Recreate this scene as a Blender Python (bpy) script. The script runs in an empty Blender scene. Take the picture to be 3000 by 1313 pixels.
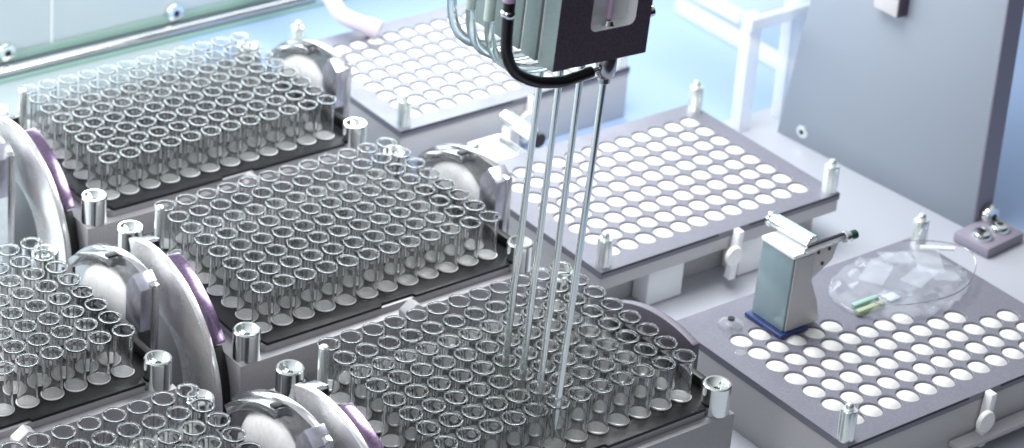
import bpy, bmesh, math, random
from mathutils import Vector, Matrix
random.seed(7)
S = 0.01                      # one tube pitch = 10 mm; everything below is in pitches
PI = math.pi
scene = bpy.context.scene
COL = scene.collection

# ------------------------------------------------------------------ materials
def new_mat(name):
    m = bpy.data.materials.new(name); m.use_nodes = True
    nt = m.node_tree; b = nt.nodes['Principled BSDF']
    return m, nt, b

def surf(name, col, rough=.4, metal=0., spec=.5, speck=0., speck_scale=900, rough_var=.0, brushed=None, bump=0., coat=0.):
    """painted / anodised / machined surface: fine grain and wear in colour, roughness and bump"""
    m, nt, b = new_mat(name)
    b.inputs['Base Color'].default_value = (*col, 1)
    b.inputs['Roughness'].default_value = rough
    b.inputs['Metallic'].default_value = metal
    b.inputs['Specular IOR Level'].default_value = spec
    if coat: b.inputs['Coat Weight'].default_value = coat
    tc = nt.nodes.new('ShaderNodeTexCoord')
    if speck or rough_var or brushed or bump:
        n = nt.nodes.new('ShaderNodeTexNoise'); n.inputs['Scale'].default_value = speck_scale
        n.inputs['Detail'].default_value = 4
        if brushed:
            mp = nt.nodes.new('ShaderNodeMapping'); mp.inputs['Scale'].default_value = brushed
            nt.links.new(tc.outputs['Object'], mp.inputs['Vector']); nt.links.new(mp.outputs['Vector'], n.inputs['Vector'])
        else:
            nt.links.new(tc.outputs['Object'], n.inputs['Vector'])
        if speck:
            r = nt.nodes.new('ShaderNodeMapRange')
            r.inputs['From Min'].default_value = .3; r.inputs['From Max'].default_value = .7
            r.inputs['To Min'].default_value = 1 - speck; r.inputs['To Max'].default_value = 1 + speck
            nt.links.new(n.outputs['Fac'], r.inputs['Value'])
            mx = nt.nodes.new('ShaderNodeVectorMath'); mx.operation = 'SCALE'
            mx.inputs[0].default_value = col
            nt.links.new(r.outputs['Result'], mx.inputs['Scale'])
            nt.links.new(mx.outputs['Vector'], b.inputs['Base Color'])
        if rough_var:
            n2 = nt.nodes.new('ShaderNodeTexNoise'); n2.inputs['Scale'].default_value = 60
            n2.inputs['Detail'].default_value = 6
            nt.links.new(tc.outputs['Object'], n2.inputs['Vector'])
            r2 = nt.nodes.new('ShaderNodeMapRange')
            r2.inputs['From Min'].default_value = .3; r2.inputs['From Max'].default_value = .7
            r2.inputs['To Min'].default_value = max(.02, rough - rough_var); r2.inputs['To Max'].default_value = rough + rough_var
            nt.links.new(n2.outputs['Fac'], r2.inputs['Value']); nt.links.new(r2.outputs['Result'], b.inputs['Roughness'])
        if bump:
            bp = nt.nodes.new('ShaderNodeBump'); bp.inputs['Strength'].default_value = bump; bp.inputs['Distance'].default_value = .0002
            nt.links.new(n.outputs['Fac'], bp.inputs['Height']); nt.links.new(bp.outputs['Normal'], b.inputs['Normal'])
    return m

def glass(name, col=(1, 1, 1), ior=1.45, rough=0., haze=0., absorb=0.):
    m = bpy.data.materials.new(name); m.use_nodes = True
    nt = m.node_tree; nt.nodes.clear()
    o = nt.nodes.new('ShaderNodeOutputMaterial'); g = nt.nodes.new('ShaderNodeBsdfGlass')
    g.inputs['Color'].default_value = (*col, 1); g.inputs['IOR'].default_value = ior; g.inputs['Roughness'].default_value = rough
    if absorb:    # grey body colour: long paths through the wall at the silhouette come out darker
        v = nt.nodes.new('ShaderNodeVolumeAbsorption'); v.inputs['Color'].default_value = (.10, .13, .14, 1); v.inputs['Density'].default_value = absorb
        nt.links.new(v.outputs[0], o.inputs['Volume'])
    if haze:      # slightly cloudy plastic: a little of the light scatters in the wall
        d = nt.nodes.new('ShaderNodeBsdfDiffuse'); d.inputs['Color'].default_value = (.50, .52, .54, 1)
        t = nt.nodes.new('ShaderNodeBsdfTranslucent'); t.inputs['Color'].default_value = (.50, .52, .54, 1)
        h = nt.nodes.new('ShaderNodeMixShader'); h.inputs[0].default_value = .5
        x = nt.nodes.new('ShaderNodeMixShader'); x.inputs[0].default_value = haze
        nt.links.new(d.outputs[0], h.inputs[1]); nt.links.new(t.outputs[0], h.inputs[2])
        nt.links.new(g.outputs[0], x.inputs[1]); nt.links.new(h.outputs[0], x.inputs[2])
        nt.links.new(x.outputs[0], o.inputs['Surface'])
    else:
        nt.links.new(g.outputs['BSDF'], o.inputs['Surface'])
    return m

def clear(name, col, alpha):
    m, nt, b = new_mat(name)
    b.inputs['Base Color'].default_value = (*col, 1); b.inputs['Alpha'].default_value = alpha
    b.inputs['Roughness'].default_value = .08; b.inputs['Coat Weight'].default_value = .6
    return m

M = dict(
    glass=glass('tube_glass', (1, 1, 1), 1.50, 0, .006, 250),
    rimglass=glass('rim_glass', (.97, .98, .98), 1.5, 0, .02, 260),
    acrylic=surf('white_acrylic', (.86, .87, .88), .25, 0, .5),
    frost=clear('frosted_acrylic', (.82, .86, .92), .55),
    film=clear('clear_plastic', (.80, .86, .92), .11),
    white=surf('white_ceramic', (.90, .89, .88), .5, 0, .4, speck=.06, speck_scale=500),
    well=surf('well_white', (.74, .73, .71), .55, 0, .3, speck=.03, speck_scale=700),
    tray=surf('black_anodised', (.013, .0135, .015), .36, 0, .28, speck=.25, speck_scale=1500, rough_var=.07),
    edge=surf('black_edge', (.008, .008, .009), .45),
    block=surf('grey_anodised', (.40, .388, .405), .42, .35, .5, speck=.10, speck_scale=2500, rough_var=.05),
    steel=surf('machined_steel', (.54, .54, .55), .18, .95, .5, speck=.07, speck_scale=350, brushed=(8, 1, 1), rough_var=.08, bump=.05),
    ringface=surf('turned_steel', (.80, .785, .79), .24, .7, .5, speck=.08, speck_scale=260, brushed=(1, 1.5, 6), rough_var=.08, bump=.06),
    chrome=surf('bright_chrome', (.83, .87, .85), .10, 1.0, .5, rough_var=.04),
    pin=surf('pin_metal', (.88, .94, .91), .22, .75, .5, rough_var=.05),
    bush=surf('satin_chrome', (.86, .91, .885), .12, 1.0, .5, rough_var=.04),
    purple=surf('violet_anodised', (.23, .165, .265), .24, .95, .5, speck=.30, speck_scale=300, brushed=(1, 8, 8), rough_var=.06, bump=.08),
    bluegrey=surf('blue_grey_anodised', (.48, .48, .55), .24, .75, .5, speck=.08, speck_scale=400, rough_var=.06),
    plate=surf('lilac_grey_plate', (.185, .184, .222), .40, .12, .5, speck=.18, speck_scale=2000, rough_var=.07),
    darkplate=surf('dark_violet_plate', (.15, .135, .17), .5, .1, .4, speck=.2, speck_scale=1500),
    needle=surf('needle_steel', (.86, .92, .89), .12, .88, .5, rough_var=.03),
    plateside=surf('plate_side_grey', (.52, .51, .52), .45, .1, .5, speck=.08, speck_scale=2200, rough_var=.05),
    head=surf('plum_black_paint', (.070, .050, .074), .52, 0, .4, speck=.40, speck_scale=1800),
    teal=surf('teal_grey_paint', (.24, .31, .31), .45, .2, .5, speck=.06, speck_scale=1200),
    rubber=surf('black_rubber', (.012, .009, .012), .28, 0, .5),
    pink=surf('pink_tubing', (.52, .38, .52), .30, 0, .5),
    hose=surf('pale_hose', (.56, .50, .58), .35, 0, .5),
    silicone=glass('clear_tubing', (.90, .95, .93), 1.38, .03, .16, 30),
    silicone2=surf('green_sleeve', (.58, .70, .64), .15),
    floor=surf('pale_blue_floor', (.31, .42, .62), .65, 0, .3, rough_var=.05),
    floorwhite=surf('pale_lilac_bench', (.44, .455, .50), .38, 0, .5, rough_var=.05),
    benchgreen=surf('grey_green_bench', (.36, .42, .44), .45, 0, .5, rough_var=.05),
    wall=surf('grey_green_panel', (.52, .60, .63), .35, 0, .5, rough_var=.06),
    bluecol=surf('blue_grey_resin', (.20, .275, .30), .18, 0, .5, coat=.4, rough_var=.05),
    greendark=surf('dark_green_rubber', (.01, .05, .03), .3),
    greenedge=surf('green_edge', (.30, .47, .40), .35, 0, .5),
    panel=surf('slate_grey_panel', (.245, .28, .33), .50, .0, .5, speck=.02, speck_scale=1500, rough_var=.05),
    panelend=surf('mauve_grey_edge', (.27, .25, .31), .5, .0, .5),
    navy=surf('navy_base', (.012, .03, .13), .35),
    lime=surf('lime_clip', (.36, .42, .27), .4),
    cyan=surf('pale_blue_tab', (.42, .52, .66), .4),
)

# ------------------------------------------------------------------ mesh helpers
class MB:
    def __init__(s): s.v = []; s.f = []
    def add(s, vs, fs):
        o = len(s.v); s.v += [tuple(v) for v in vs]; s.f += [tuple(i + o for i in f) for f in fs]; return s
    def box(s, x0, x1, y0, y1, z0, z1):
        return s.add([(x0,y0,z0),(x1,y0,z0),(x1,y1,z0),(x0,y1,z0),(x0,y0,z1),(x1,y0,z1),(x1,y1,z1),(x0,y1,z1)],
            [(0,3,2,1),(4,5,6,7),(0,1,5,4),(1,2,6,5),(2,3,7,6),(3,0,4,7)])
    def prism(s, poly, axis, a, b):
        """closed outline extruded along an axis: 'x' outline is (y,z), 'y' is (x,z), 'z' is (x,y)"""
        n = len(poly)
        def P(p, t): return {'x': (t, p[0], p[1]), 'y': (p[0], t, p[1]), 'z': (p[0], p[1], t)}[axis]
        vs = [P(p, a) for p in poly] + [P(p, b) for p in poly]
        return s.add(vs, [tuple(range(n-1, -1, -1)), tuple(range(n, 2*n))] + [(i, (i+1) % n, (i+1) % n + n, i + n) for i in range(n)])
    def lathe(s, prof, cx=0, cy=0, n=32, axis='z', closed=False):
        """profile of (radius, height); closed=True joins the last point to the first"""
        vs = []
        for r, h in prof:
            for k in range(n):
                a = 2*PI*k/n; c, q = r*math.cos(a), r*math.sin(a)
                vs.append({'z': (cx+c, cy+q, h), 'x': (h, cx+c, cy+q), 'y': (cx+c, h, cy+q)}[axis])
        fs = []; m = len(prof)
        for i in range(m if closed else m-1):
            j = (i+1) % m
            for k in range(n):
                l = (k+1) % n; fs.append((i*n+k, i*n+l, j*n+l, j*n+k))
        if not closed:
            if prof[0][0] > 1e-6: fs.append(tuple(range(n-1, -1, -1)))
            if prof[-1][0] > 1e-6: fs.append(tuple(range((m-1)*n, m*n)))
        return s.add(vs, fs)
    def cyl(s, cx, cy, r, z0, z1, n=32, axis='z', c=.02):
        c = min(c, r*.4, (z1-z0)*.4)
        return s.lathe([(r-c, z0), (r, z0+c), (r, z1-c), (r-c, z1)], cx, cy, n, axis)
    def tube(s, pts, r, n=14, sub=8):
        """round bar through points (Catmull-Rom)"""
        P = [Vector(p) for p in pts]; Q = []
        if len(P) > 2 and sub > 1:
            E = [P[0]*2-P[1]] + P + [P[-1]*2-P[-2]]
            for i in range(1, len(E)-2):
                for k in range(sub):
                    t = k/sub; a, b, c, d = E[i-1], E[i], E[i+1], E[i+2]
                    Q.append(.5*((2*b)+(c-a)*t+(2*a-5*b+4*c-d)*t*t+(3*b-a-3*c+d)*t**3))
            Q.append(P[-1])
        else: Q = P
        vs = []; up = Vector((.3, .2, .9)).normalized(); m = len(Q)
        rr = r if isinstance(r, (list, tuple)) else None
        for i, q in enumerate(Q):
            t = (Q[min(i+1, m-1)]-Q[max(i-1, 0)]).normalized()
            u = up - t*up.dot(t)
            if u.length < 1e-3: u = t.orthogonal()
            u.normalize(); up = u; w = t.cross(u)
            R = r if rr is None else rr[0]+(rr[-1]-rr[0])*i/(m-1)
            for k in range(n):
                a = 2*PI*k/n; vs.append(q+u*(R*math.cos(a))+w*(R*math.sin(a)))
        fs = [(i*n+k, i*n+(k+1) % n, (i+1)*n+(k+1) % n, (i+1)*n+k) for i in range(m-1) for k in range(n)]
        return s.add(vs, fs+[tuple(range(n-1, -1, -1)), tuple(range((m-1)*n, m*n))])
    def mesh(s, name, bevel=0., ang=35):
        me = bpy.data.meshes.new(name)
        me.from_pydata([(x*S, y*S, z*S) for x, y, z in s.v], [], s.f)
        bm = bmesh.new(); bm.from_mesh(me)
        bmesh.ops.recalc_face_normals(bm, faces=bm.faces)
        if bevel:
            es = [e for e in bm.edges if len(e.link_faces) == 2 and e.calc_face_angle(0) > math.radians(40)]
            bmesh.ops.bevel(bm, geom=es, offset=bevel*S, segments=2, affect='EDGES', profile=.5, clamp_overlap=True)
        bm.to_mesh(me); bm.free()
        me.shade_smooth(); me.set_sharp_from_angle(angle=math.radians(ang))
        return me
    def build(s, name, mat, parent=None, loc=(0, 0, 0), bevel=0., ang=35):
        o = bpy.data.objects.new(name, s.mesh(name, bevel, ang)); COL.objects.link(o)
        o.data.materials.append(M[mat]); o.location = [c*S for c in loc]
        if parent: o.parent = parent
        return o

def tag(o, label=None, cat=None, group=None, kind=None):
    if label: o['label'] = label
    if cat: o['category'] = cat
    if group: o['group'] = group
    if kind: o['kind'] = kind
    return o
def empty(name, loc, label=None, cat=None, group=None):
    o = bpy.data.objects.new(name, None); COL.objects.link(o); o.location = [c*S for c in loc]
    o.empty_display_size = .01
    return tag(o, label, cat, group)
def copy_tree(o, parent=None):
    c = o.copy(); COL.objects.link(c); c.parent = parent
    for ch in [q for q in bpy.data.objects if q.parent == o]: copy_tree(ch, c)
    return c

def ordinal(n):
    return {1: '1st', 2: '2nd', 3: '3rd'}.get(n, f'{n}th')

# ------------------------------------------------------------------ camera
CR = [[0.8312524, -0.5542282, 0.0430187], [-0.1664645, -0.3220097, -0.9319868], [0.5303858, 0.7675551, -0.3599307]]
CC = [-47.20834, -69.73119, 50.99179]
CF, CX, CY = (7428.93, 889.94, -481.85)
cam = bpy.data.cameras.new('camera'); co = bpy.data.objects.new('camera', cam); COL.objects.link(co)
Rm = Matrix(((CR[0][0], -CR[1][0], -CR[2][0]), (CR[0][1], -CR[1][1], -CR[2][1]), (CR[0][2], -CR[1][2], -CR[2][2])))
co.matrix_world = Matrix.Translation(Vector(CC)*S) @ Rm.to_4x4()
cam.sensor_width = 36; cam.lens = CF/3000*36
cam.shift_x = (1500-CX)/3000; cam.shift_y = (CY-656.5)/3000
cam.clip_start = .05; cam.clip_end = 20
cam.dof.use_dof = True; cam.dof.focus_distance = .92; cam.dof.aperture_fstop = 18
scene.camera = co
def px(x, y, z):               # pixel (3000 wide) of a point: used only to sort the tubes by how much of them shows
    d = Vector((x-CC[0], y-CC[1], z-CC[2])); r = [sum(CR[i][j]*d[j] for j in range(3)) for i in range(3)]
    return CX+CF*r[0]/r[2], CY+CF*r[1]/r[2], r[2]

# ------------------------------------------------------------------ setting
FZ = -6.5                      # bench level
fl = MB().box(-60, 120, -40, 90, FZ-1, FZ).build('floor', 'floor'); tag(fl, kind='structure')
rb = MB().box(-40, 15.5, 10.502, 31.3, FZ+.001, FZ+.02).build('rear_bench_surface', 'benchgreen'); tag(rb, kind='structure')
bench = MB().box(-40, 39, -32, 10.5, FZ+.001, FZ+.02).build('bench_surface', 'floorwhite'); tag(bench, kind='structure')

# back panel with its rail and seams
wp = empty('back_panel', (6, 32.5, FZ), 'tall grey green wall panel with screws behind the upper left tube rack', 'panel')
MB().box(-60, 30, 0, .6, 0, 8.6).build('panel_sheet', 'wall', wp)
MB().box(2.45, 2.58, -.04, -.001, .8, 8.6).build('panel_seam', 'acrylic', wp)
rl = empty('bottom_rail', (6, 31.6, FZ), 'white rail with green edges along the foot of the back panel', 'rail')
MB().tube([(-60, .2, .34), (18, .2, .34)], .33, 20, 1).build('rail_bar', 'steel', rl)
MB().box(-60, 22, -.34, -.2, 0, .22).build('green_strip', 'greenedge', rl)
MB().box(-60, 20, .66, .80, .62, .98).build('green_strip', 'greenedge', rl)
def screw(loc, rot, label, group='round head screws', r=.55):
    t = empty('round_screw', loc, label, 'screw', group); t.rotation_euler = rot
    MB().lathe([(r, 0), (r, r*.35), (r*.85, r*.62), (r*.45, r*.72)], n=24).build('screw_head', 'chrome', t)
    MB().lathe([(r*.36, r*.70), (r*.36, r*.76), (0.001, r*.77)], n=6).build('socket', 'edge', t)
    return t

# ------------------------------------------------------------------ tubes
RP = {'upper': (0, 11.78), 'middle': (0, 0), 'needle': (0, -11.78), 'left': (-17.085, 0), 'bottom': (-17.085, -11.78), 'hidden': (-17.085, 11.78)}
PYT = 1.0306
H = 1.83
N = 28
prof = [(.402,-1.772),(.398,-1.73),(.382,-1.62),(.374,-1.45),(.370,-1.0),(.371,-.40),(.382,-.20),(.410,-.105),(.415,-.075),
        (.380,-.075),(.352,-.12),(.330,-.24),(.318,-.45),(.314,-1.0),(.322,-1.45),(.345,-1.62),(.372,-1.73),(.380,-1.772)]
tube_me = MB().lathe(prof, n=N, closed=True).mesh('glass_tube', ang=60); tube_me.materials.append(M['glass'])
rp = []
for k in range(10):
    a = 2*PI*k/10; rp.append((.402+.029*math.cos(a), -.036+.031*math.sin(a)))
rim_me = MB().lathe(rp, n=N, closed=True).mesh('rim', ang=80); rim_me.materials.append(M['rimglass'])
base_me = MB().lathe([(.42, -1.84), (.435, -1.825), (.435, -1.80), (.41, -1.782), (.36, -1.776), (.2, -1.76), (.001, -1.755)], n=N).mesh('white_base', ang=50); base_me.materials.append(M['white'])
spots = []
for rk, (ox, oy) in RP.items():
    if rk == 'hidden': continue
    for j in range(8):
        for i in range(12):
            x, y = ox+i, oy+j*PYT
            u, v, dep = px(x, y, 0); ub, vb, _ = px(x, y, -H)
            if -25 < u < 3025 and v-25 < 1313 and vb > 0:
                spots.append((dep, rk, i, j, x, y))
spots.sort()
near, far = spots[:300], spots[300:]
DESC = {'upper': 'upper left rack', 'middle': 'middle rack', 'needle': 'rack under the needles', 'left': 'rack cut by the left edge', 'bottom': 'rack at the bottom edge'}
def tube_at(x, y):
    o = bpy.data.objects.new('glass_tube', tube_me); COL.objects.link(o); o.location = (x*S, y*S, 0)
    o.rotation_euler = (random.gauss(0, .011), random.gauss(0, .011), random.random()*6.28)
    for nm, me in (('rim', rim_me), ('white_base', base_me)):
        c = bpy.data.objects.new(nm, me); COL.objects.link(c); c.parent = o
    return o
for dep, rk, i, j, x, y in near:
    o = tube_at(x, y)
    row = 'front row' if j == 0 else 'back row' if j == 7 else f'row {j+1} from front'
    if rk in ('left', 'bottom'): pos = f'{ordinal(12-i)} from right'
    else: pos = f'{ordinal(i+1)} from left'
    if rk == 'needle' and i == 5 and j < 4: lab = f'glass tube pierced by a needle, rack under the needles, {row}'
    else: lab = f'clear glass tube, {DESC[rk]}, {row}, {pos}'
    tag(o, lab, 'tube', 'empty glass tubes standing in the racks')
mb = MB(); mr = MB(); mbase = MB()
for dep, rk, i, j, x, y in far:
    mb.lathe(prof, x, y, 24, closed=True); mr.lathe(rp, x, y, 24, closed=True)
    mbase.lathe([(.41, -1.835), (.41, -1.795), (.2, -1.78), (.001, -1.775)], x, y, 24)
if far:
    fo = mb.build('glass_tube_mass', 'glass', ang=60); tag(fo, 'rear rows of clear glass tubes in the upper left rack by the rail', 'tubes', kind='stuff')
    mr.build('rims', 'rimglass', fo, ang=80); mbase.build('white_bases', 'white', fo)

# ------------------------------------------------------------------ racks, discs and rings
def arc(cy, cz, r, a0, a1, n):
    """points (y,z) on a circle; angle from +z, positive towards +y"""
    return [(cy+r*math.sin(a0+(a1-a0)*k/n), cz+r*math.cos(a0+(a1-a0)*k/n)) for k in range(n+1)]

def bushing(parent, x, y, z0=-2.25, z1=-1.07):
    b = MB().lathe([(.50, z0), (.54, z0+.03), (.54, z1-.05), (.50, z1), (.42, z1), (.39, z1-.03), (.30, z1-.16), (.12, z1-.24), (.10, z1-.5), (.001, z1-.5)], x, y, 36).build('bushing', 'bush', parent)
    return b

def make_rack(kind, label, copy=None):
    ox, oy = RP[kind]
    t = empty('tube_rack', (ox, oy, -2.6), label, 'rack', 'tube racks')
    dz = 2.6
    # top tray with its corners cut round the bushings
    cut = .68
    x0, x1, y0, y1 = -1.05, 12.05, -1.06, 8.27
    poly = [(x0+cut, y0), (5.0, y0), (5.05, y0+.16), (6.6, y0+.16), (6.65, y0), (x1-cut, y0), (x1-cut+.1, y0+cut*.6), (x1, y0+cut), (x1, y1-cut), (x1-cut, y1-cut*.5), (x1-cut, y1), (x0+cut, y1), (x0+cut, y1-cut*.5), (x0, y1-cut), (x0, y0+cut), (x0+cut-.1, y0+cut*.7)]
    MB().prism(poly, 'z', dz-1.97, dz-1.845).build('tray', 'tray', t, bevel=.015)
    poly2 = [(x0+cut+.03, y0+.03), (x1-cut-.03, y0+.03), (x1-.04, y0+cut), (x1-.04, y1-cut), (x1-cut, y1-.03), (x0+cut, y1-.03), (x0+.04, y1-cut), (x0+.04, y0+cut)]
    MB().prism(poly2, 'z', dz-2.28, dz-1.972).build('tray_body', 'block', t, bevel=.015)
    MB().box(-1.75, 12.55, -1.38, 8.6, FZ+.022+2.6, dz-2.28).build('pedestal', 'block', t, bevel=.03)
    MB().box(12.06, 12.34, .05, 5.2, dz-2.27, dz-1.45).build('end_wall', 'edge', t, bevel=.02)
    for bx_, by_ in ((-1.18, -.86), (12.0, -.86), (-1.18, 7.95), (12.0, 7.95)):
        bushing(t, bx_, by_, dz-2.29, dz-1.07)
    pin = MB().lathe([(.20, dz-1.85), (.20, dz+.06), (.17, dz+.13), (.09, dz+.18), (.001, dz+.19)], -.42, 6.93, 24).build('guide_pin', 'pin', t)
    MB().prism([(5.55, dz-2.75), (6.35, dz-2.75), (6.35, dz-1.80), (6.05, dz-1.62), (5.55, dz-1.95)], 'y', -1.95, -1.42).build('sensor_tab', 'plateside', t, bevel=.04)
    return t
make_rack('upper', 'tube rack on dark tray in the upper left, beside the rail')
make_rack('middle', 'tube rack on dark tray in the middle, second from the back')
make_rack('needle', 'tube rack on black tray into which the four needles dip')
make_rack('left', 'dark tube rack cut off by the left edge of the photo')
make_rack('bottom', 'tube rack cut off by the bottom edge, lower left')

def make_disc(kind, label, grp='rounded end plates right of the racks', dark=False):
    """D-shaped end plate at the right of a rack, with its stop block and hub"""
    ox, oy = RP[kind]; dz = 6.4
    t = empty('end_disc', (ox+13.5, oy+3.6, -dz-(1.5 if dark else 0)), label, 'end plate', grp)
    X = -13.5; Y = -3.6
    cz = -5.6+dz
    a0, a1 = math.asin((1.93-3.6)/5.9), math.asin((7.9-3.6)/5.9)
    def rel(pts): return [(y+Y, z) for y, z in pts]
    out = rel(arc(3.6, cz, 5.9, a0, a1, 40))
    lo = [(7.9+Y, .0), (1.93+Y, .0)]
    MB().prism(out+lo, 'x', 13.34+X, 13.70+X).build('plate', 'darkplate' if dark else 'steel', t, bevel=.04)
    # rear rim segment
    b0, b1 = math.asin((4.5-3.6)/5.74), math.asin((7.7-3.6)/5.74)
    seg = rel(arc(3.6, cz, 5.74, b0, b1, 24)) + rel(arc(3.6, cz, 5.36, b1, b0, 24))
    if dark: return t
    MB().prism(seg, 'x', 12.88+X, 13.338+X).build('rim_segment', 'steel', t, bevel=.03)
    MB().prism([(4.55+Y, dz+.13), (4.9+Y, dz+.10), (4.9+Y, dz-.0), (4.55+Y, dz+.02)], 'x', 12.95+X, 13.6+X).build('latch', 'edge', t, bevel=.02)
    blk = [(3.07, -1.85), (3.07, -.22), (2.57, .40), (1.95, -.05), (1.95, -1.85)]
    MB().prism([(y+Y, z+dz) for y, z in blk], 'x', 12.87+X, 13.72+X).build('stop_block', 'bluegrey', t, bevel=.035)
    # white domed hub lying against the plate
    dome = MB(); n = 40; pr_ = [(2.1*math.cos(a), 13.335-.62*math.sin(a)) for a in [i*PI/2/10 for i in range(11)]]
    dome.lathe([(max(r, .001), h+X) for r, h in pr_], 5.0+Y, -2.75+dz, 48, axis='x')
    dome.build('hub_dome', 'white', t)
    return t
make_disc('upper', 'bright rounded end plate with white hub right of the upper left rack')
make_disc('middle', 'rounded end plate with white hub and stop block right of the middle rack')
make_disc('needle', 'dull violet grey end plate right of the rack under the needles', dark=True)
make_disc('left', 'rounded end plate with white hub beside the left edge rack')
make_disc('bottom', 'rounded end plate with white hub at the bottom edge rack')
make_disc('hidden', 'rounded end plate with blue topped block at the left photo edge')

def make_ring(kind, label):
    """upright half ring at the left end of a rack: pale face, violet outer rim blocks"""
    ox, oy = RP[kind]; dz = 6.4
    t = empty('guide_ring', (ox-2.5, oy+3.6, -dz), label, 'ring', 'upright half rings left of the racks')
    X, Y, cz = 2.5, -3.6, -4.4+dz
    def ring(r0, r1, a0, a1, x0, x1, n=40):
        p = arc(3.6, cz, r1, a0, a1, n) + arc(3.6, cz, r0, a1, a0, n)
        return MB().prism([(y+Y, z) for y, z in p], 'x', x0+X, x1+X)
    aback = math.asin(2.0/4.83)
    ring(2.36, 4.83, aback, -math.radians(112), -2.66, -2.36, 60).build('ring_face', 'ringface', t, bevel=.035)
    a = lambda y, r: math.asin((y-3.6)/r)
    ring(3.9, 4.74, a(5.56, 4.74), a(4.67, 4.74), -2.357, -1.75, 10).build('rear_rim_block', 'bluegrey', t, bevel=.03)
    ring(4.2, 4.80, a(4.69, 4.8), a(4.35, 4.8), -2.355, -2.0, 6).build('notch', 'edge', t)
    ring(3.7, 4.78, a(3.2, 4.78), -math.radians(56), -2.357, -1.78, 30).build('front_rim_block', 'purple', t, bevel=.035)
    ring(3.6, 4.45, -math.radians(57), -math.radians(108), -2.357, -1.80, 20).build('dark_slot_fill', 'edge', t, bevel=.03)  # added black segment standing in for the dark slot below the rim block
    return t
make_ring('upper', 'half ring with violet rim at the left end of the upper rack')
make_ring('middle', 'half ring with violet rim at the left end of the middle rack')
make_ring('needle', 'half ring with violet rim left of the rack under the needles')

# ------------------------------------------------------------------ well plates
PLZ = -3.76
def plate_mesh(holes, x0, x1, y0, y1, z, th, r, depth):
    """top sheet with round holes: list of (i,j) that are open; grid pitch 1 x PYT from (1.6,1.33)"""
    mb = MB(); n = 32
    gx, gy = 1.1, .815
    for j in range(8):
        for i in range(12):
            cx, cy = 1.6+i, 1.33+j*PYT; hx, hy = .5, PYT/2
            if (i, j) not in holes:
                mb.add([(cx-hx, cy-hy, z), (cx+hx, cy-hy, z), (cx+hx, cy+hy, z), (cx-hx, cy+hy, z)], [(0, 1, 2, 3)]); continue
            vs = []; fs = []
            for k in range(n):
                a = 2*PI*k/n; c, s = math.cos(a), math.sin(a); m = max(abs(c), abs(s))
                vs += [(cx+hx*c/m, cy+hy*s/m, z), (cx+r*c, cy+r*s, z), (cx+(r-.015)*c, cy+(r-.015)*s, z-.015), (cx+(r-.015)*c, cy+(r-.015)*s, z-depth)]
            for k in range(n):
                p, q = 4*k, 4*((k+1) % n)
                fs += [(p, q, q+1, p+1), (p+1, q+1, q+2, p+2), (p+2, q+2, q+3, p+3)]
            mb.add(vs, fs)
    X0, X1, Y0, Y1 = gx, gx+12, 1.33-PYT/2, 1.33+7.5*PYT
    mb.add([(x0, y0, z), (x1, y0, z), (x1, Y0, z), (x0, Y0, z), (x0, Y1, z), (x1, Y1, z), (x1, y1, z), (x0, y1, z), (X0, Y0, z), (X0, Y1, z), (X1, Y0, z), (X1, Y1, z)],
           [(0, 1, 2, 3), (4, 5, 6, 7), (3, 8, 9, 4), (10, 2, 5, 11)])
    # rim of the sheet and a floor under the holes
    mb.add([(x0, y0, z), (x1, y0, z), (x1, y1, z), (x0, y1, z), (x0, y0, z-th), (x1, y0, z-th), (x1, y1, z-th), (x0, y1, z-th)],
           [(0, 4, 5, 1), (1, 5, 6, 2), (2, 6, 7, 3), (3, 7, 4, 0), (4, 7, 6, 5)])
    me = bpy.data.meshes.new('top_plate'); me.from_pydata([(a*S, b*S, c*S) for a, b, c in mb.v], [], mb.f)
    me.validate(); me.shade_smooth(); me.set_sharp_from_angle(angle=math.radians(30)); me.materials.append(M['plate'])
    return me
well_me = MB().lathe([(.472, -.30), (.472, -.115), (.42, -.075), (.30, -.01), (.20, .03), (.10, .05), (.001, .055)], n=32).mesh('well', ang=60); well_me.materials.append(M['well'])

def locating_pin(parent, x, y, z, h=1.6):
    mb = MB(); n = 40; prof_ = []
    for zz, rr in ((0, .33), (h-.32, .33), (h-.27, .30)):
        prof_.append((rr, zz))
    vs = []
    for rr, zz in prof_:
        for k in range(n):
            a = 2*PI*k/n; g = 1-.16*max(0, math.cos(4*a+1.0))**3
            vs.append((x+rr*g*math.cos(a), y+rr*g*math.sin(a), z+zz))
    fs = [(i*n+k, i*n+(k+1) % n, (i+1)*n+(k+1) % n, (i+1)*n+k) for i in range(2) for k in range(n)] + [tuple(range(2*n, 3*n))]
    mb.add(vs, fs)
    p = mb.build('locating_pin', 'pin', parent)
    MB().lathe([(.17, z+h-.27), (.17, z+h-.10), (.10, z+h), (.001, z+h+.02)], x, y, 20).build('pin_tip', 'pin', p)
    return p

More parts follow.
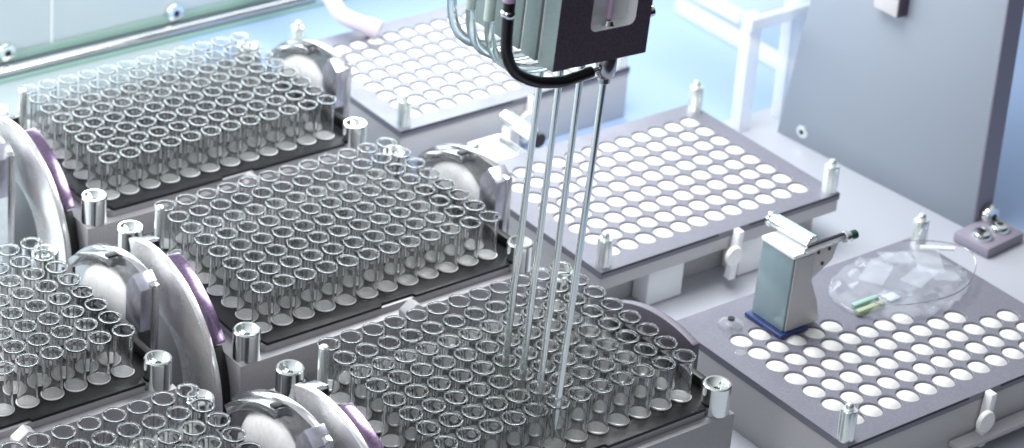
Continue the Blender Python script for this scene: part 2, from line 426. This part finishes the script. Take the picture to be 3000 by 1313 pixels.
def make_plate(y_front, label, keep, pins=((.45, .42), (13.6, .38), (13.5, 9.25), (.45, 9.4)), slim=False):
    t = empty('well_plate', (16.4, y_front, FZ+.02), label, 'plate', 'plates with round white wells')
    dz = -(FZ+.02); z = PLZ+dz; L, D = 13.9, 9.95
    holes = {(i, j) for i in range(12) for j in range(8) if keep(i, j)}
    me = plate_mesh(holes, 0, L, 0, D, z, .32, .487, .30)
    o = bpy.data.objects.new('top_plate', me); COL.objects.link(o); o.parent = t
    for i, j in sorted(holes):
        w = bpy.data.objects.new('well', well_me); COL.objects.link(w); w.parent = t
        w.location = ((1.6+i)*S, (1.33+j*PYT)*S, z*S)
    MB().box(.02, 6.6, -.02, -.002, z-.10, z-.015).build('edge_strip', 'edge', t)
    MB().box(8.4, L-.02, -.02, -.002, z-.10, z-.015).build('edge_strip', 'edge', t)
    if slim:
        MB().box(.04, L-.04, .04, D-.04, z-.92, z-.322).build('plate_body', 'plateside', t, bevel=.02)
        MB().box(.10, L-.10, 1.3, D-.10, .002, z-.922).build('plate_foot', 'plateside', t, bevel=.02)
    else:
        MB().box(.04, L-.04, .04, D-.04, .002, z-.322).build('plate_body', 'plateside', t, bevel=.02)
    for x, y in pins:
        locating_pin(t, x, y, z)
    # spring clip on the front face
    c = MB().prism([(7.15, z-2.3), (7.5, z-2.3), (7.75, z-.2), (7.75, z+.02), (7.45, z+.02)], 'y', -.42, -.02).build('spring_clip', 'acrylic', t, bevel=.05)
    MB().lathe([(.42, -.62), (.46, -.56), (.46, -.44), (.40, -.40)], 7.15, z-1.0, 28, axis='y').build('clip_knob', 'white', c)
    return t
p1 = make_plate(13.33, 'pale plate of white wells at the back, behind the needle head', lambda i, j: True)
p2 = make_plate(-1.05, 'plate of white wells in the middle, right of the needles', lambda i, j: True, slim=True)
p3 = make_plate(-15.40, 'lilac plate of white wells in the lower right corner', lambda i, j: (1.33+j*PYT-15.4) < -7.2-.36*(i+.6), ((.30, .42), (13.6, .38), (13.5, 9.25)))
MB().box(5.8, 13.88, -.62, -.004, .75, .98).build('front_ledge', 'plateside', p3, bevel=.03)
sh = MB().lathe([(.24, -.02), (.22, .004)], 17.35, -8.52, 24).build('plate_hole', 'chrome', p3, loc=(-16.4, 15.4, PLZ-FZ-.02))
# white front apron under the middle plate's edge
MB().box(3.0, 5.0, .25, 1.2, .05, 1.75).build('apron_block', 'acrylic', p2, bevel=.04)
MB().box(8.2, 10.8, .15, 1.2, .05, 1.78).build('apron_block', 'acrylic', p2, bevel=.04)

# ------------------------------------------------------------------ needle head (leans 3 degrees)
th = math.radians(3)
hd = empty('needle_holder_block', (4.9, -11.78, -1.7), 'plum black needle head with a window hanging from the top edge', 'needle head')
hd.rotation_euler = (0, th, 0)
A0, A1, B0, B1, C0, C1 = -2.94, 1.14, -.70, 3.9, 15.44, 24
def rrect(a0, a1, c0, c1, r, n=6):
    P = []
    for (cx, cz, s) in ((a1-r, c1-r, 0), (a0+r, c1-r, 1), (a0+r, c0+r, 2), (a1-r, c0+r, 3)):
        for k in range(n+1):
            a = PI/2*s+PI/2*k/n; P.append((cx+r*math.cos(a), cz+r*math.sin(a)))
    return P
W = (-1.52, .46, 16.62, 19.6)
def face_with_window():
    mb = MB(); inn = rrect(*W, .28); n = len(inn)
    cxm, czm = (W[0]+W[1])/2, (W[2]+W[3])/2
    out = []
    for a, c in inn:
        da, dc = a-cxm, c-czm
        ts = []
        if da: ts.append(((A1 if da > 0 else A0)-cxm)/da)
        if dc: ts.append(((C1 if dc > 0 else C0)-czm)/dc)
        k = min(q for q in ts if q > 0); out.append((cxm+da*k, czm+dc*k))
    vs = [(a, B0, c) for a, c in inn]+[(a, B0, c) for a, c in out]+[(a, B0+.45, c) for a, c in inn]
    fs = [(k, (k+1) % n, n+(k+1) % n, n+k) for k in range(n)]
    # fill the four outer corners
    mb.add(vs, fs)
    for ca, cc in ((A0, C0), (A1, C0), (A1, C1), (A0, C1)):
        near_ = sorted(range(n), key=lambda k: (out[k][0]-ca)**2+(out[k][1]-cc)**2)
        side1 = [k for k in near_ if abs(out[k][0]-ca) < 1e-6][:1]; side2 = [k for k in near_ if abs(out[k][1]-cc) < 1e-6][:1]
        if side1 and side2: mb.add([(ca, B0, cc), (out[side1[0]][0], B0, out[side1[0]][1]), (out[side2[0]][0], B0, out[side2[0]][1])], [(0, 1, 2)])
    return mb
face_with_window().build('front_face', 'head', hd, ang=30)
wi = rrect(*W, .28); nw = len(wi)
MB().add([(a, B0+.002, c) for a, c in wi]+[(a, B0+.47, c) for a, c in wi], [(k, (k+1) % nw, nw+(k+1) % nw, nw+k) for k in range(nw)]).build('window_lining', 'acrylic', hd, ang=60)
bx = MB()
bx.add([(A0, B0, C0), (A1, B0, C0), (A1, B0+.75, C0), (A0, B0+.75, C0), (A0, B0, C1), (A1, B0, C1), (A1, B0+.75, C1), (A0, B0+.75, C1)],
       [(0, 3, 2, 1), (4, 5, 6, 7), (1, 2, 6, 5), (3, 0, 4, 7)])
bx.build('front_casing', 'teal', hd)
MB().box(W[0]-.15, W[1]+.15, B0+.46, B0+.70, W[2]-.3, W[3]+.1).build('window_recess', 'acrylic', hd)
MB().tube([(-.42, B0+.22, 20), (-.55, B0+.22, 16.9)], .11, 14, 1).build('window_tube', 'pink', hd)
MB().lathe([(.20, 16.62), (.22, 16.68), (.16, 16.84), (.12, 16.86)], -.55, B0+.22, 20).build('window_fitting', 'chrome', hd)
for b0, b1, m_, a_in in ((.06, .24, 'acrylic', .10), (.25, 1.0, 'teal', .0), (1.01, 1.2, 'acrylic', .12), (1.21, 2.0, 'teal', .05), (2.01, 2.18, 'acrylic', .14), (2.2, 3.9, 'teal', .1)):
    MB().box(A0+a_in, A1-.1, B0+.70+b0, B0+.70+b1, C0+.02, C1).build('side_plate', m_, hd, bevel=.01)
MB().lathe([(.24, A1-.002), (.24, A1+.05), (.20, A1+.06), (.20, A1+.38), (.17, A1+.42)], B0+.38, 16.75, 24, axis='x').build('side_knob', 'chrome', hd)
# needles: each hangs in the head on its own; tips in the front four tubes of one column
NC = [(14.1, .07), (15.4, -.11), (15.4, -.13), (15.4, -.13)]
nl = ['1st', '2nd', '3rd', '4th']
lab = ['steel needle nearest the camera, below the bare silver fitting', 'second steel needle behind the one with the fitting', 'third steel needle, last but one toward the rail', 'rearmost steel needle, leftmost of the four']
for k in range(4):
    t = empty('needle', (4.9+.02*k, -11.78+PYT*k, -1.62+.05*k), lab[k], 'needle', 'four thin steel needles')
    t.rotation_euler = (0, th+math.radians((.30, -.35, -.45, -.45)[k]), 0)
    L_ = 16.0 if k else 15.6
    MB().lathe([(.05, .0), (.115, .30), (.125, .9), (.125, L_)], n=20).build('needle_shaft', 'needle', t)
    if k == 0:
        MB().lathe([(.16, 14.12), (.22, 14.16), (.22, 14.34), (.32, 14.46), (.36, 14.6), (.36, 15.1), (.30, 15.25), (.30, 15.5)], n=28).build('fitting', 'steel', t)
# black tube into the fitting, pale tubes of the other three
def loc_pts(pts): return pts
t = empty('tube_loop', (4.9, -11.78, -1.7), 'thick black rubber tube bending under the needle head', 'tubing'); t.rotation_euler = (0, th, 0)
MB().tube([(-4.72, 0, 21), (-4.57, 0, 18.3), (-4.52, 0, 17.0), (-4.40, 0, 16.1), (-3.95, 0, 15.35), (-3.0, 0, 14.82), (-1.9, 0, 14.60), (-1.2, 0, 14.64), (-.55, 0, 14.72)], .20, 18, 8).build('black_hose', 'rubber', t)
MB().tube([(-4.74, 0, 23), (-4.60, 0, 18.0)], .215, 18, 1).build('pink_sleeve', 'pink', t)
MB().lathe([(.235, 17.45), (.26, 17.5), (.26, 17.62), (.235, 17.68)], -4.56, 0, 20).build('hose_ferrule', 'chrome', t)
MB().tube([(-.60, 0, 14.71), (-.05, 0, 14.82)], .10, 14, 1).build('hose_barb', 'chrome', t)
for k in (1, 2, 3):
    b = PYT*k
    t = empty('pale_tube_loop', (4.9, -11.78, -1.7), f'pale translucent tube looping behind the black tube, {["", "nearest to it", "second from it", "farthest from it"][k]}', 'tubing', 'pale tubes bending under the needle head')
    t.rotation_euler = (0, th, 0)
    MB().tube([(-4.6, b, 22), (-4.5, b, 18.3), (-4.45, b, 17.0), (-4.30, b, 16.1), (-3.85, b, 15.35), (-2.9, b, 14.85), (-1.9, b, 14.7), (-.7, b, 14.78)], .17, 16, 8).build('pale_hose', 'silicone', t)
    MB().tube([(-4.52, b, 23), (-4.47, b, 16.9)], .19, 16, 1).build('green_sleeve', 'silicone2', t)

# ------------------------------------------------------------------ right side: slate panel, frame, rail
pa = empty('slate_panel', (36.9, -3.3, FZ), 'large plain slate grey upright panel on the right', 'panel')
pa.rotation_euler = (0, 0, math.radians(5.2))
MB().prism([(0, .0), (0, 16), (9.6, 16), (11.75, .0)], 'x', 0, 1.35).build('panel_sheet', 'panel', pa, bevel=.05)
MB().box(.03, 1.30, -.03, -.002, .1, 16).build('panel_edge', 'panelend', pa)
MB().prism([(-1.5, .025), (1.2, .025), (1.2, .55), (-1.5, .55)], 'y', -2.0, -.035).build('panel_foot', 'panelend', pa, bevel=.12)
kn = empty('rounded_block', (36.5, 2.6, 2.4), 'small black rounded block on the slate panel at the top edge', 'knob')
MB().box(-.75, .55, -.75, .75, 0, 3).build('knob_side', 'plateside', kn, bevel=.12)
MB().box(-.70, .55, -.80, -.752, .05, 3).build('knob_front', 'head', kn, bevel=.02)
screw((15.66, 32.49, -5.35), (PI/2, 0, 0), 'round screw head on the back panel near the top, centre left')
screw((5.85, 32.49, -5.35), (PI/2, 0, 0), 'round screw head on the back panel at the left photo edge')
screw((37.75, -3.40, -5.75), (PI/2, 0, 0), 'upper silver screw on the narrow edge of the slate panel', r=.5)
screw((36.15, -4.5, -5.948), (0, 0, 0), 'left silver screw on the foot of the slate panel', r=.46)
screw((37.35, -4.45, -5.948), (0, 0, 0), 'right silver screw on the foot of the slate panel', r=.46)
screw((36.2, 6.9, -5.8), (PI/2, 0, -PI/2+math.radians(5.2)), 'pale screw near the lower left corner of the slate panel', r=.4)
fr = empty('acrylic_frame', (34.4, 9.5, FZ), 'white translucent box frame behind the plates, left of slate panel', 'frame')
MB().box(-.35, .45, -.3, .4, 0, 6.3).build('post', 'frost', fr, bevel=.08)
MB().box(2.4, 3.4, -.3, .4, 0, 6.3).build('post', 'frost', fr, bevel=.08)
MB().box(-.7, 6, -.7, 6.5, 6.32, 6.75).build('top_slab', 'film', fr, bevel=.05)
MB().box(-.6, 6, -.6, -.1, 5.7, 6.3).build('cross_bar', 'frost', fr, bevel=.05)
MB().box(-.6, -.1, 0.4, 6.5, 5.7, 6.3).build('cross_bar', 'frost', fr, bevel=.05)
wr = MB().box(40.6, 41.3, 5, 21.4, FZ+.003, FZ+.75).build('side_rail', 'frost', bevel=.08); tag(wr, 'low white bar on the blue floor seen behind the acrylic frame', 'rail')
screw((40.2, 11.6, FZ+.01), (0, 0, 0), 'pale blue tinted screw on the floor between the frame posts', r=.4)
hs = empty('pale_hose', (20, 22, -4), 'pale pink hose coming down behind the rearmost plate', 'hose')
MB().tube([(1.0, 9, 3), (.4, 3.2, 1.4), (.2, 1.9, 1.05), (.4, 1.0, .95), (.9, .3, .8)], .42, 18, 8).build('hose_body', 'hose', hs)
MB().tube([(.8, .45, .82), (1.25, -.1, .70)], .48, 18, 1).build('hose_collar', 'hose', hs)

# ------------------------------------------------------------------ clamp stands and loose plastic
def clamp_roller(parent, z, ln):
    MB().tube([(0, -.1, z), (0, -ln, z)], .30, 20, 1).build('roller', 'chrome', parent)
    MB().tube([(-.28, -.05, z+.12), (-.28, -ln+.1, z+.12)], .06, 10, 1).build('roller_edge', 'greenedge', parent)
st = empty('clamp_stand', (19.6, -6.7, PLZ), 'blue grey clamp stand with navy foot and roller on the lower plate', 'clamp stand')
MB().prism([(0, .20), (2.0, .20), (1.75, 1.2), (1.3, 2.2), (1.25, 3.5), (.15, 3.5)], 'y', -1.80, 0).build('column', 'bluecol', st, bevel=.05)
MB().prism([(.10, .21), (1.97, .21), (1.72, 1.2), (1.27, 2.2), (1.22, 3.48), (.24, 3.48)], 'y', -1.86, -1.803).build('front_face', 'plateside', st, bevel=.01)
MB().box(-.25, 1.3, -2.0, .15, 0, .198).build('foot', 'navy', st, bevel=.07)
MB().box(.1, 1.5, -1.85, .05, 3.505, 3.70).build('cap', 'acrylic', st, bevel=.06)
rl_ = MB().tube([(.95, .35, 4.05), (1.15, -1.72, 3.98)], .27, 24, 1).build('roller', 'pin', st)
MB().tube([(1.17, .25, 4.22), (1.37, -1.7, 4.15)], .06, 10, 1).build('roller_edge', 'greenedge', rl_)
MB().tube([(.94, .45, 4.05), (.95, .352, 4.05)], .34, 24, 1).build('roller_collar', 'bush', rl_)
br = MB().prism([(.55, 3.72), (2.75, 3.72), (2.75, 4.05), (.55, 3.98)], 'y', -1.98, -1.87).build('bracket', 'steel', st, bevel=.02)
MB().box(.7, 2.7, -2.0, -1.86, 3.99, 4.08).build('bracket_lip', 'edge', br, bevel=.02)
MB().prism([(1.24, 2.3), (2.3, 2.9), (2.6, 3.7), (1.24, 3.7)], 'y', -1.84, -1.72).build('gusset', 'plateside', st, bevel=.02)
for x, z in ((1.45, 3.5), (2.05, 3.5), (1.75, 2.9)):
    MB().lathe([(.08, -1.88), (.08, -1.842)], x, z, 14, axis='y').build('bolt_hole', 'edge', st)
tg = MB().lathe([(.20, 2.76), (.24, 2.80), (.24, 3.05), (.20, 3.10)], -1.9, 3.80, 24, axis='x').build('toggle', 'bush', st)
MB().lathe([(.19, 3.102), (.19, 3.42), (.12, 3.48)], -1.9, 3.80, 20, axis='x').build('toggle_button', 'greendark', tg)
cs = empty('clamp_bracket', (20.6, 11.0, -6.48), 'small roller clamp with black end between the two rear plates', 'clamp')
MB().box(-1.3, .7, -1.5, 1.1, 0, 2.0).build('clamp_body', 'white', cs, bevel=.12)
MB().box(-1.1, .5, -1.3, .9, 2.002, 2.05).build('top_recess', 'steel', cs)
MB().tube([(1.0, 1.25, 2.72), (1.05, -1.0, 2.62)], .30, 20, 1).build('roller', 'pin', cs)
MB().tube([(1.05, -1.02, 2.62), (1.07, -1.38, 2.60)], .36, 20, 1).build('roller_end', 'rubber', cs)
MB().tube([(1.27, 1.1, 2.9), (1.3, -.95, 2.82)], .06, 10, 1).build('roller_edge', 'greenedge', cs)
MB().box(.72, 1.35, .4, 1.0, .0, 2.4).build('roller_bracket', 'acrylic', cs, bevel=.05)

random.seed(3)
def crumple(name, cx, cy, z, rx, ry, n, h, label):
    """thin crumpled sheet of clear plastic with real thickness"""
    bm_ = MB(); vs = []; g = 14
    for iy in range(g+1):
        for ix in range(g+1):
            u, v = ix/g*2-1, iy/g*2-1
            x = u*math.sqrt(1-v*v/2); y = v*math.sqrt(1-u*u/2)
            vs.append((cx+x*rx, cy+y*ry, z+.06+h*(random.random()**2)+.1*math.sin(5*u+3*v)*h))
    fs = [(iy*(g+1)+ix, iy*(g+1)+ix+1, (iy+1)*(g+1)+ix+1, (iy+1)*(g+1)+ix) for iy in range(g) for ix in range(g)]
    bm_.add(vs, fs)
    o = bm_.build(name, 'film', ang=12)
    md = o.modifiers.new('thickness', 'SOLIDIFY'); md.thickness = .03*S
    return tag(o, label, 'plastic film')
crumple('clear_film', 26.6, -8.2, PLZ, 3.4, 2.3, 10, .28, 'crumpled clear plastic film lying on the rear of the lower plate')
ld = empty('clear_pane_heap', (26.9, -8.2, PLZ), 'loose clear plastic panes inside a thin bent wire arc over the film', 'plastic panes')
ov = [(3.5*math.cos(a)*(1+.08*math.cos(3*a)), 2.2*math.sin(a), .62+.10*math.sin(2*a)) for a in [-2.6+3.6*k/24 for k in range(25)]]
MB().tube(ov, .022, 8, 2).build('wire_arc', 'steel', ld)
def pane(cx, cy, z, a, b, rot, tilt):
    c, q = math.cos(rot), math.sin(rot); P = []
    for u, v in ((-a, -b), (a, -b*.8), (a*.9, b), (-a*1.1, b*.9)):
        P.append((cx+c*u-q*v, cy+q*u+c*v, z+tilt*u))
    m = MB(); m.add(P+[(x, y, z_+.05) for x, y, z_ in P], [(3, 2, 1, 0), (4, 5, 6, 7)]+[(i, (i+1) % 4, (i+1) % 4+4, i+4) for i in range(4)])
    return m.build('pane', 'film', ld, bevel=.01)
for args in ((-1.2, .5, .75, .8, .55, .4, .1), (.3, .8, .85, .7, .5, -.3, -.12), (1.5, .2, .8, .9, .6, .9, .15), (.2, -.6, .72, .75, .5, .2, .08), (1.2, -1.1, .70, .6, .45, -.5, -.1)): pane(*args)
MB().tube([(1.9, 1.0, .8), (3.0, .1, .85)], .09, 10, 1).build('rim_clip', 'acrylic', ld)
cl = empty('spring_peg', (23.4, -8.7, PLZ), 'small lime and teal peg lying beside the clamp stand', 'peg')
MB().box(0, 1.5, -.35, -.1, .05, .28).build('jaw', 'lime', cl, bevel=.06)
MB().box(.2, 1.6, .1, .35, .05, .28).build('jaw', 'greenedge', cl, bevel=.06)
MB().box(2.0, 2.6, -.2, .3, .03, .12).build('blue_tab', 'cyan', cl, bevel=.03)
rc = empty('round_stopper', (18.3, -6.9, PLZ), 'small clear round cap at the rear left corner of lower plate', 'cap')
MB().lathe([(.5, 0), (.5, .18), (.35, .3), (.18, .34)], n=28).build('cap_body', 'film', rc)
MB().lathe([(.14, .345), (.14, .42), (.001, .42)], n=16).build('cap_button', 'edge', rc)
lb = empty('white_corner_block', (16.9, -13.2, FZ+.02), 'small white block on the bench between rack and lower plate', 'block')
MB().box(-.6, -.2, .2, .6, 0, .9).build('upright', 'acrylic', lb, bevel=.03)
MB().box(-.62, .0, -1.2, 1.0, -.01, .05).build('base_strip', 'acrylic', lb, bevel=.01)

# ------------------------------------------------------------------ light
w = bpy.data.worlds.new('World'); scene.world = w; w.use_nodes = True
nt = w.node_tree; bg = nt.nodes['Background']
tc = nt.nodes.new('ShaderNodeTexCoord'); sp = nt.nodes.new('ShaderNodeSeparateXYZ')
nt.links.new(tc.outputs['Generated'], sp.inputs['Vector'])
# bright room overhead and behind the bench, dark room behind the camera
dt = nt.nodes.new('ShaderNodeVectorMath'); dt.operation = 'DOT_PRODUCT'
dv = Vector((-.30, .50, .80)).normalized(); dt.inputs[1].default_value = dv
nt.links.new(tc.outputs['Generated'], dt.inputs[0])
cr = nt.nodes.new('ShaderNodeValToRGB'); nt.links.new(dt.outputs['Value'], cr.inputs['Fac'])
mr_ = nt.nodes.new('ShaderNodeMapRange'); mr_.inputs['From Min'].default_value = -1; mr_.inputs['From Max'].default_value = 1
nt.links.new(dt.outputs['Value'], mr_.inputs['Value']); nt.links.new(mr_.outputs['Result'], cr.inputs['Fac'])
E_ = cr.color_ramp.elements
E_[0].position = .30; E_[0].color = (.015, .014, .018, 1)
E_[1].position = .95; E_[1].color = (1.0, 1.05, 1.12, 1)
e = E_.new(.55); e.color = (.26, .27, .29, 1)
nt.links.new(cr.outputs['Color'], bg.inputs['Color']); bg.inputs['Strength'].default_value = .9

def area(name, loc, target, size, power, col):
    l = bpy.data.lights.new(name, 'AREA'); l.shape = 'RECTANGLE'; l.size = size[0]*S; l.size_y = size[1]*S
    l.energy = power; l.color = col
    o = bpy.data.objects.new(name, l); COL.objects.link(o); o.location = Vector(loc)*S
    d = (Vector(target)-Vector(loc)); o.rotation_euler = d.to_track_quat('-Z', 'Y').to_euler()
    return o
area('front_left_fill', (-48, -30, 24), (-3, -1, -1), (18, 18), .55, (1, .985, .99))  # unseen weak fill, added to brighten faces turned left and front
area('rear_light_box', (12, 34, 9), (10, 8, -3), (70, 13), 2.0, (.84, .94, 1.0))
area('top_softbox', (21, 4, 25), (18, 5, -3), (18, 16), 1.4, (.97, .99, 1))
area('side_softbox', (-32, 26, 20), (10, 8, -4), (30, 20), 2.1, (.99, .99, 1))

scene.view_settings.view_transform = 'Standard'; scene.view_settings.look = 'None'
scene.view_settings.exposure = 0; scene.view_settings.gamma = 1
cy = scene.cycles
scene.render.engine = 'CYCLES'
cy.max_bounces = 24; cy.transmission_bounces = 24; cy.transparent_max_bounces = 24; cy.glossy_bounces = 6; cy.diffuse_bounces = 4
cy.sample_clamp_indirect = 6; cy.blur_glossy = .6
cy.use_denoising = True
